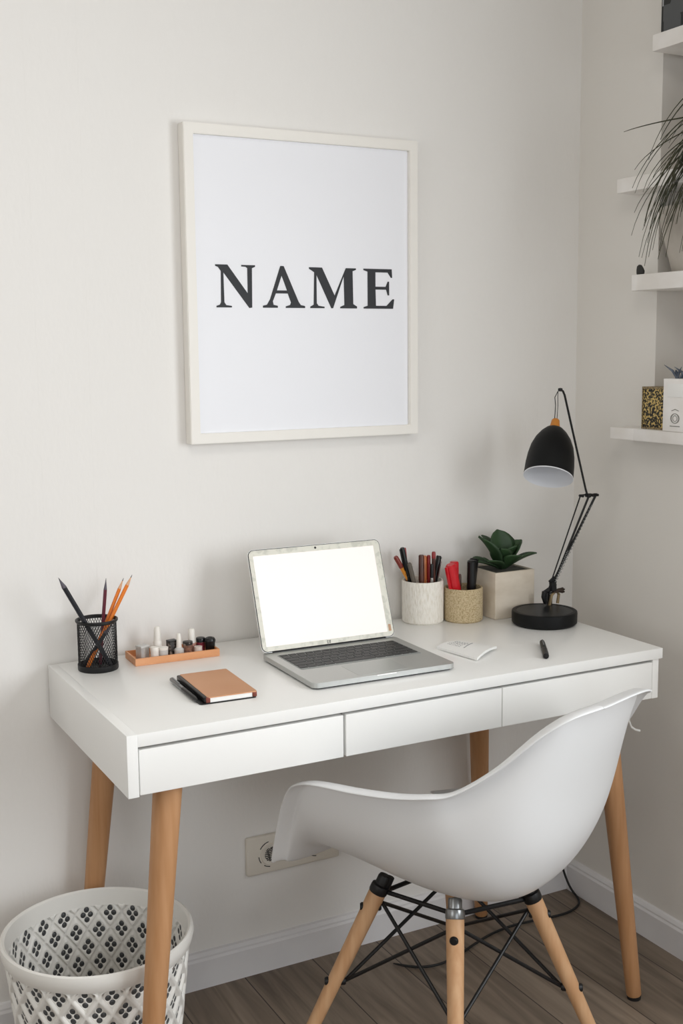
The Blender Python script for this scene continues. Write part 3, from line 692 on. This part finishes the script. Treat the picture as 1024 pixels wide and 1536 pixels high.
pen('left red marker with a thick rounded body in the sand cup', 'b', (-.026, -.004), (.8685, -.076, .880), .0108, RED, RED, .5, 'marker', 'marker', GB, clip=RED)
pen('right red marker with a raised clip in the sand cup', 'b', (-.010, .0), (.8860, -.064, .883), .0090, RED, RED, .5, 'marker', 'marker', GB, clip=RED)
pen('slim dark brown pen behind the red markers in the sand cup', 'b', (.002, .014), (.909, -.050, .850), .0040, BRN, BRN, .6, group=GB)
pen('thick black marker with a silver clip in the sand cup', 'b', (.010, -.006), (.9265, -.072, .883), .0092, BLACKP, BLACKP, .45, 'marker', 'marker', GB, clip=SIL)
pen('black marker nearest the planter in the sand cup', 'b', (.024, .008), (.9425, -.058, .884), .0088, BLACKP, BLACKP, .45, 'marker', 'marker', GB, clip=DARK)

# ------------------------------------------------------------------ succulent planter
pl = thing('potted_succulent', 'dark green succulent in a square pale concrete planter beside the lamp', 'potted plant', (1.019, -.055, DZ))
b = MB(); a_ = .0535; hp = .106
b.box(-a_, a_, -a_, a_, 0, hp-.0005, .002)
pot = b.build('planter', PLANTC, pl)
cut = MB().box(-a_+.006, a_-.006, -a_+.006, a_-.006, hp-.008, hp+.02).build('cut', PLANTC, pl)
md = pot.modifiers.new('hollow', 'BOOLEAN'); md.object = cut; md.operation = 'DIFFERENCE'; md.solver = 'EXACT'
dg = bpy.context.evaluated_depsgraph_get(); me = bpy.data.meshes.new_from_object(pot.evaluated_get(dg)); pot.modifiers.clear(); pot.data = me
bpy.data.objects.remove(cut)
MB().box(-a_+.0065, a_-.0065, -a_+.0065, a_-.0065, hp-.010, hp-.003).build('soil', SOIL, pl)
def leaf_bm(L_, W_, curl, th=.003):
    g = MB(); nu, nv = 12, 8; top = []; bot = []
    for i in range(nu+1):
        u = i/nu; wd = W_*(sin(pi*min(1, u**1.2))**.62)*.5 if 0 < u < 1 else .0006
        wd = max(wd, .0008 if u > .5 else .004)
        x = L_*u; zc = curl*sin(u*pi*.55)*L_
        top.append([g.bm.verts.new((x, wd*(2*j/nv-1), zc+.20*wd*abs(2*j/nv-1)**1.6*1.6+(th if 0 < j < nv else 0)*(1-u*.5))) for j in range(nv+1)])
        bot.append([g.bm.verts.new((x, wd*(2*j/nv-1), zc+.20*wd*abs(2*j/nv-1)**1.6*1.6-(th*.5 if 0 < j < nv else 0))) for j in range(nv+1)])
    for rws_ in (top, bot):
        for p0, p1 in zip(rws_, rws_[1:]):
            for j in range(nv): g.bm.faces.new((p0[j], p0[j+1], p1[j+1], p1[j]))
    bmesh.ops.remove_doubles(g.bm, verts=g.bm.verts, dist=.0002)
    return g
random.seed(4)
# azimuth (0 = +x, 90 = wall), pitch up, length, width
LV = [(-28, 16, .080, .052), (-80, 26, .062, .05), (28, 30, .085, .056), (172, 8, .075, .050), (182, 42, .100, .066), (95, 72, .088, .072), (60, 52, .086, .064), (-8, 46, .076, .054), (130, 50, .085, .064), (-62, 52, .062, .048), (230, 44, .066, .052), (205, 14, .07, .05)]
for az, pt_, L_, W_ in LV:
    o = leaf_bm(L_, W_, .18).build('leaf', LEAF, pl, angle=180)
    o.rotation_euler = (Matrix.Rotation(R(az), 3, 'Z') @ Matrix.Rotation(R(-pt_), 3, 'Y') @ Matrix.Rotation(R(random.uniform(-12, 12)), 3, 'X')).to_euler()
    o.location = (.002+.006*cos(R(az)), .006*sin(R(az)), hp-.004)

# ------------------------------------------------------------------ desk lamp
LB = Vector((1.040, -.188, DZ))
lm = thing('desk_lamp', 'black architect desk lamp with a bell shade and round base by the corner', 'lamp', LB)
b = MB(); b.lathe([(.0001, .0005), (.066, .0005), (.068, .002), (.0708, .005), (.0712, .026), (.0706, .029), (.0688, .0302), (.062, .0300), (.0612, .0293), (.0001, .0293)], 80)
b.build('base', LAMPB, lm)
MB().lathe([(.0001, .0296), (.0605, .0296), (.0608, .0292)], 72).build('base_top', mat('lamp_base_top', '#15181a', .42, spec=.3), lm)
def LP(x, y_, z): return Vector((x, y_, z))-LB
root = LP(1.0855, -.148, .782); elbow = LP(1.158, -.180, 1.022); top = LP(1.086, -.178, 1.257)
lat = Vector((1, -.05, 0)).normalized()
# lower arm: three rods fanning from the joint
b = MB().tube([root+Vector((-.010, 0, .018)), elbow+lat*-.016+Vector((0, 0, .004))], .0016, 8); b.build('lower_rod', DARK, lm)
b = MB().tube([root+Vector((.0, .004, .018)), elbow+lat*.006], .0026, 8); b.build('lower_rod', DARK, lm)
b = MB().tube([root+Vector((.008, -.002, .05)), elbow+lat*.026+Vector((0, 0, .003))], .0028, 8); b.build('lower_rod', DARK, lm)
def spring(a, c, rr=.0018, turns=26, wire=.0006):
    q, L_ = between(a, c); return MB().tube([q @ Vector((rr*cos(2*pi*turns*i/(turns*8)), rr*sin(2*pi*turns*i/(turns*8)), L_*i/(turns*8))) for i in range(turns*8+1)], wire, 4)
spring(root+Vector((.002, -.004, .03)), elbow+lat*.012+Vector((0, -.002, -.02))).build('spring', METALG, lm)
spring(root+Vector((-.003, -.004, .02)), root+(elbow-root)*.5+Vector((-.004, -.004, 0)), turns=18).build('spring', METALG, lm)
# elbow joint
b = MB()
b.tube([elbow+lat*-.018+Vector((0, 0, .004)), elbow+lat*.028+Vector((0, 0, .004))], .0015, 8)
for dx, rr in ((-.014, .003), (.004, .0048), (.014, .0036), (.026, .003)):
    c = elbow+lat*dx+Vector((0, 0, .002)); b.tube([c+Vector((0, -.006, 0)), c+Vector((0, .006, 0))], rr, 14)
b.build('elbow_joint', DARK, lm)
# upper rod
MB().tube([elbow+lat*.003, elbow+(top-elbow)*.07+Vector((.002, 0, 0)), top+Vector((.008, 0, -.010)), top+Vector((.003, 0, -.001)), top], .0024, 10).build('upper_rod', DARK, lm)
MB().lathe([(.0001, -.004), (.0045, -.003), (.0052, 0), (.0045, .003), (.0001, .004)], 14, m=Matrix.Translation(top+Vector((-.004, 0, .002)))).build('top_joint', DARK, lm)
# cord loop to the shade
sh0 = LP(1.0655, -.185, 1.196)
for k, dx in enumerate((-.004, .004)):
    MB().tube([top+Vector((-.002, 0, .001)), top+Vector((-.010, 0, -.001)), top+Vector((-.016+dx, -.002, -.014)), sh0+Vector((dx*.8+.002, 0, .03)), sh0+Vector((dx*.8, 0, -.002))], .0007 if k else .0009, 6).build('cord', DARK, lm)
# shade: bell tilted a little
zax = Vector((.619, .786, 0))*sin(R(31))+Vector((0, 0, cos(R(31))))+Vector((.786, -.619, 0))*.10
Q = Matrix.Translation(sh0) @ zax.to_track_quat('Z', 'Y').to_matrix().to_4x4()
MB().lathe([(.0001, 0), (.0065, -.0005), (.0085, -.003), (.0098, -.012), (.0115, -.021), (.0001, -.0212)], 32, m=Q).build('shade_neck', mat('orange_wood', '#c07a2c', .5), lm)
prof = [(.0115, -.0205), (.018, -.024), (.027, -.033), (.0365, -.047), (.0435, -.064), (.0475, -.083), (.0495, -.103), (.0500, -.120), (.0503, -.128)]
prof = [prof[0]]+[(r_*1.04, -.0205+(z+.0205)*1.08) for r_, z in prof[1:]]
MB().lathe([(.0001, -.0202)]+prof, 64, m=Q).build('lamp_shade', LAMPB, lm)
MB().lathe([(.0523, -.1366), (.0528, -.1378), (.0518, -.1386)]+[(r_-.0016, z-.0005) for r_, z in prof[::-1][1:]]+[(.0001, -.023)], 64, m=Q).build('shade_lining', LAMPIN, lm)
MB().lathe([(.0001, -.04), (.012, -.045), (.018, -.06), (.021, -.078), (.017, -.094), (.008, -.101), (.0001, -.102)], 24, m=Q).build('bulb', mat('bulb_white', '#e8e8ea', .3), lm)
# clamp cluster at the root
b = MB(); rng = random.Random(3)
b.tube([root+Vector((0, 0, -.006)), root+Vector((.001, .001, .03))], .0055, 12)
b.tube([root+Vector((-.016, 0, .026)), root+Vector((.014, 0, .040))], .0048, 10)
b.tube([root+Vector((-.018, -.003, .030)), root+Vector((-.020, -.003, .018)), root+Vector((-.014, -.003, .004))], .0052, 10)
b.tube([root+Vector((.010, -.003, .058)), root+Vector((-.002, -.003, .052)), root+Vector((.012, -.003, .040))], .0045, 10)
b.tube([root+Vector((-.012, -.002, .0)), root+Vector((-.011, -.002, .026))], .0045, 10)
b.tube([root+Vector((.004, -.004, .05)), root+Vector((.006, -.004, .03))], .008, 10)
b.build('base_clamp', DARK, lm)
b = MB(); c = root+Vector((.004, -.006, .026))
b.tube([c, c+Vector((.012, -.003, .004)), c+Vector((.022, -.004, .003))], [.0036, .0045, .0065], 10)
for k in range(5):
    a = k*72; d = Vector((0, cos(R(a)), sin(R(a))))*.006; e = c+Vector((.022, -.004, .003)); b.tube([e, e+d+Vector((.003, 0, 0))], .0022, 6)
b.build('wing_nut', mat('bronze_dark', '#3d322a', .4, metal=.6), lm)
b = MB(); b.tube([root+Vector((-.004, -.004, -.005)), root+Vector((.0, -.006, .02)), root+Vector((.012, -.007, .030)), root+Vector((.02, -.006, .02)), root+Vector((.016, -.007, .0))], .0036, 8)
b.build('brass_bracket', mat('aged_brass', '#8c7a5c', .35, metal=.7), lm)

# ------------------------------------------------------------------ folded paper packet and marker pen
pk = thing('paper_packet', 'small folded white paper packet with printed text on the desk', 'paper packet', (.765, -.306, DZ), 0)
A_, B_, C_, D_ = Vector((-.050, .048)), Vector((-.033, -.072)), Vector((.052, -.018)), Vector((.018, .066))
def bil(u, v): return A_*(1-u)*(1-v)+B_*u*(1-v)+C_*u*v+D_*(1-u)*v
def zz_(u, v): return .0025+.0075*sin(pi*(.1+.76*v))*(.7+.3*u)
g = MB(); n = 12; tp = [[g.bm.verts.new((*bil(i/n, j/n), zz_(i/n, j/n)+.0012)) for j in range(n+1)] for i in range(n+1)]
bt = [[g.bm.verts.new((*bil(i/n, j/n), max(0, zz_(i/n, j/n)-.0035) if not (i < 2 and j < 2) else 0)) for j in range(n+1)] for i in range(n+1)]
for i in range(n):
    for j in range(n): g.bm.faces.new((tp[i][j], tp[i][j+1], tp[i+1][j+1], tp[i+1][j])); g.bm.faces.new((bt[i][j], bt[i+1][j], bt[i+1][j+1], bt[i][j+1]))
bd = [(0, j) for j in range(n)]+[(i, n) for i in range(n)]+[(n, n-j) for j in range(n)]+[(n-i, 0) for i in range(n)]
for k in range(len(bd)):
    p0, p1 = bd[k], bd[(k+1) % len(bd)]; g.bm.faces.new((tp[p0[0]][p0[1]], tp[p1[0]][p1[1]], bt[p1[0]][p1[1]], bt[p0[0]][p0[1]]))
g.build('folded_sheet', PAPER, pk)
g = MB(); rng = random.Random(8)
def dash(u0, u1, v0, v1, w_=.0006):
    p_ = [bil(u0+(u1-u0)*k/5, v0+(v1-v0)*k/5) for k in range(6)]
    zs = [zz_(u0+(u1-u0)*k/5, v0+(v1-v0)*k/5)+.0014 for k in range(6)]
    g.tube([(q.x, q.y, z+rng.uniform(-.0001, .0001)) for q, z in zip(p_, zs)], w_*.5, 4)
for k in range(6):
    v = .32+k*.075; u = .10
    while u < .42: 
        l_ = rng.uniform(.02, .06); dash(u, u+l_, v, v+.01*rng.uniform(-1, 1)); u += l_+.02
u = .15
for k in range(9): dash(.52-.008*k, .535-.008*k, .30+k*.06, .345+k*.06, .001)
g.build('printed_text', mat('grey_ink', '#77787c', .7), pk, smooth=False)
q, L_ = between((.926, -.328, DZ+.0065), (.853, -.437, DZ+.0065))
# short stubby pen
q, L_ = between((.921, -.335, DZ+.0062), (.856, -.433, DZ+.0062))
sp = thing('marker_pen', 'short black pen lying alone on the right side of the desk', 'pen', (.921, -.335, DZ+.0062))
q.translation = (0, 0, 0)
MB().lathe([(.0001, 0), (.0035, .001), (.005, .006), (.0056, .02), (.0058, L_*.55)], 20, m=q).build('barrel', BLACKP, sp)
MB().lathe([(.0058, L_*.55), (.0062, L_*.56), (.0062, L_-.008), (.0055, L_-.001), (.0001, L_)], 20, m=q).build('cap', BLACKP, sp)
MB().box(-.0012, .0012, .0062, .0072, L_*.1, L_*.45, .0003, m=q).build('clip', METALG, sp)

# ------------------------------------------------------------------ things on the niche shelves
bx = thing('patterned_box', 'small gold and black mottled box on the lowest niche shelf', 'box', (1.262, -.295, SH[1]), 0)
MOT = mat('gold_black_mottle', '#14110f', .5, noise=((210, 210, 210), '#cdb26c', (.49, .56)))
GOLD = mat('antique_gold', '#9a8660', .5, noise=((300, 300, 300), '#4a3f2e', (.45, .6)))
MB().box(-.018, .022, -.037, .037, .003, .088, .0012).build('box_body', MOT, bx)
b = MB()
for y0, y1, z0, z1 in ((-.039, .039, .086, .091), (-.039, .039, 0, .004), (-.039, -.033, 0, .091), (.0365, .039, 0, .091)): b.box(-.020, .023, y0, y1, z0, z1, .0006)
b.build('box_edging', GOLD, bx)
wp = thing('white_planter_box', 'white square planter box with a label and a small blue-grey plant', 'planter', (1.268, -.386, SH[1]))
MB().box(-.045, .045, -.045, .045, 0, .110, .002).build('planter', SHELFW, wp)
MB().box(-.0462, -.045, -.013, .031, .072, .100, .0004).build('label', PAPER, wp)
b = MB(); 
for rr in (.006, .010, .0125): b.tube([(-.0454, .008+rr*cos(R(a)), .028+rr*sin(R(a))*(.8 if rr > .01 else 1)) for a in range(0, 361, 20)], .0007, 5)
b.tube([(-.0454, -.002, .044), (-.0454, .008, .047), (-.0454, .018, .044)], .0008, 5); b.tube([(-.0454, -.006, .012), (-.0454, .022, .012)], .001, 5)
b.build('stamp_emblem', mat('stamp_grey', '#8b8984', .7), wp)
b = MB(); rng = random.Random(5)
for k in range(16):
    a = rng.uniform(0, 2*pi); l_ = rng.uniform(.02, .04); s_ = rng.uniform(.35, 1.1); c0 = Vector((rng.uniform(-.03, .0), rng.uniform(-.0, .03), .108))
    b.tube([c0, c0+Vector((cos(a)*l_*s_*.4, sin(a)*l_*s_*.4, l_*.6)), c0+Vector((cos(a)*l_*s_, sin(a)*l_*s_, l_))], [.0024, .0026, .0004], 6)
b.build('foliage', mat('blue_grey_leaf', '#3b4350', .6, noise=((40, 40, 40), '#6d7784')), wp)
# dark object at the tip of the second shelf
o = MB(); o.lathe([(.0001, 0), (.009, 0), (.0105, .004), (.009, .012), (.006, .019), (.0001, .022)], 20, m=Matrix.Rotation(R(-18), 4, 'X') @ Matrix.Diagonal((.7, 1, 1, 1)))
o = o.build('pebble', mat('dark_stone', '#2e2d2b', .7)); o.location = (1.240, -.246, SH[2]+.001)
tag(o, 'small dark pointed stone at the corner tip of the niche shelf', 'stone')
# grey vase behind the trailing leaves
vs_ = MB().lathe([(.0001, 0), (.036, 0), (.040, .004), (.050, .04), (.062, .085), (.069, .12), (.070, .135), (.066, .135), (.064, .12), (.055, .07), (.04, .02), (.0001, .015)], 56).build('vase', mat('grey_stoneware', '#b9b3aa', .7, noise=((14, 14, 14), '#a49d94')))
vs_.location = (1.303, -.330, SH[2]); tag(vs_, 'plain pale grey vase behind the trailing leaves on the niche shelf', 'vase')
# trailing grass plant on the third shelf
tp_ = thing('trailing_plant', 'trailing grass-like plant drooping over the niche shelves', 'potted plant', (1.31, -.475, SH[3]))
MB().lathe([(.0001, 0), (.040, 0), (.044, .004), (.056, .09), (.058, .10), (.054, .10), (.052, .09), (.0001, .085)], 48).build('pot', mat('plant_pot_white', '#d8d4cd', .6), tp_)
MB().lathe([(.0001, .088), (.052, .088), (.0001, .0881)], 32).build('soil', SOIL, tp_)
rng = random.Random(21)
base_ = Vector((1.31, -.475, SH[3]))
def strand(b, s_, e, up, r_=.0011, sag=.5):
    c1 = s_+(e-s_)*.30+Vector((0, 0, up)); c2 = Vector((e.x+(s_.x-e.x)*.12, e.y+(s_.y-e.y)*.12, s_.z*(1-sag)+e.z*sag+up*.2))
    pts = []; rads = []
    for i in range(15):
        u = i/14; pts.append((1-u)**3*s_+3*(1-u)**2*u*c1+3*(1-u)*u*u*c2+u**3*e-base_); rads.append(r_*(1-.85*u)+.0002)
    b.tube(pts, rads, 5)
ends = [((1.15, -.285, 1.785), .03), ((1.15, -.32, 1.705), .05), ((1.15, -.322, 1.62), .06), ((1.15, -.315, 1.575), .05), ((1.17, -.325, 1.53), .06), ((1.16, -.345, 1.512), .07), ((1.18, -.33, 1.56), .05), ((1.16, -.335, 1.66), .05)]
for i in range(91):
    ends.append(((rng.uniform(1.12, 1.23), rng.uniform(-.55, -.335), rng.choice([rng.uniform(1.51, 1.62), rng.uniform(1.6, 1.76)])), rng.uniform(.06, .17)))
for i, (e, up) in enumerate(ends):
    a = rng.uniform(0, 2*pi); s_ = base_+Vector((.03*cos(a), .03*sin(a)+.0, .09))
    b = MB(); strand(b, s_, Vector(e), up, rng.uniform(.0016, .0027), rng.uniform(.25, .7)); b.build('leaf_strand', GRASS, tp_, angle=180)
# framed black and white photograph on the top shelf
ph = thing('framed_photo', 'black and white framed photograph standing on the topmost niche shelf', 'framed photo', (1.258, -.386, SH[4]), R(4))
MB().box(0, .012, -.11, .11, 0, .24, .0012).build('frame', DARK, ph)
def photo_mat():
    m = mat('grey_photo_print', '#6d6e70', .4); nt = m.node_tree; N = nt.nodes.new; L = nt.links.new
    t = N('ShaderNodeTexCoord'); v = N('ShaderNodeTexVoronoi'); v.distance = 'MANHATTAN'; mp = N('ShaderNodeMapping'); mp.inputs['Scale'].default_value = (30, 30, 14)
    L(t.outputs['Object'], mp.inputs[0]); L(mp.outputs[0], v.inputs['Vector']); v.inputs['Scale'].default_value = 1
    s_ = N('ShaderNodeSeparateColor'); L(v.outputs['Color'], s_.inputs[0]); r = N('ShaderNodeValToRGB'); r.color_ramp.interpolation = 'CONSTANT'
    r.color_ramp.elements[0].color = lin('#161718'); r.color_ramp.elements[1].position = .6; r.color_ramp.elements[1].color = lin('#4e5052')
    e = r.color_ramp.elements.new(.9); e.color = lin('#a9aaac'); L(s_.outputs[0], r.inputs[0]); L(r.outputs[0], nt.nodes['Principled BSDF'].inputs['Base Color']); return m
MB().box(-.0012, .0, -.106, .106, .006, .236).build('print', photo_mat(), ph, smooth=False)
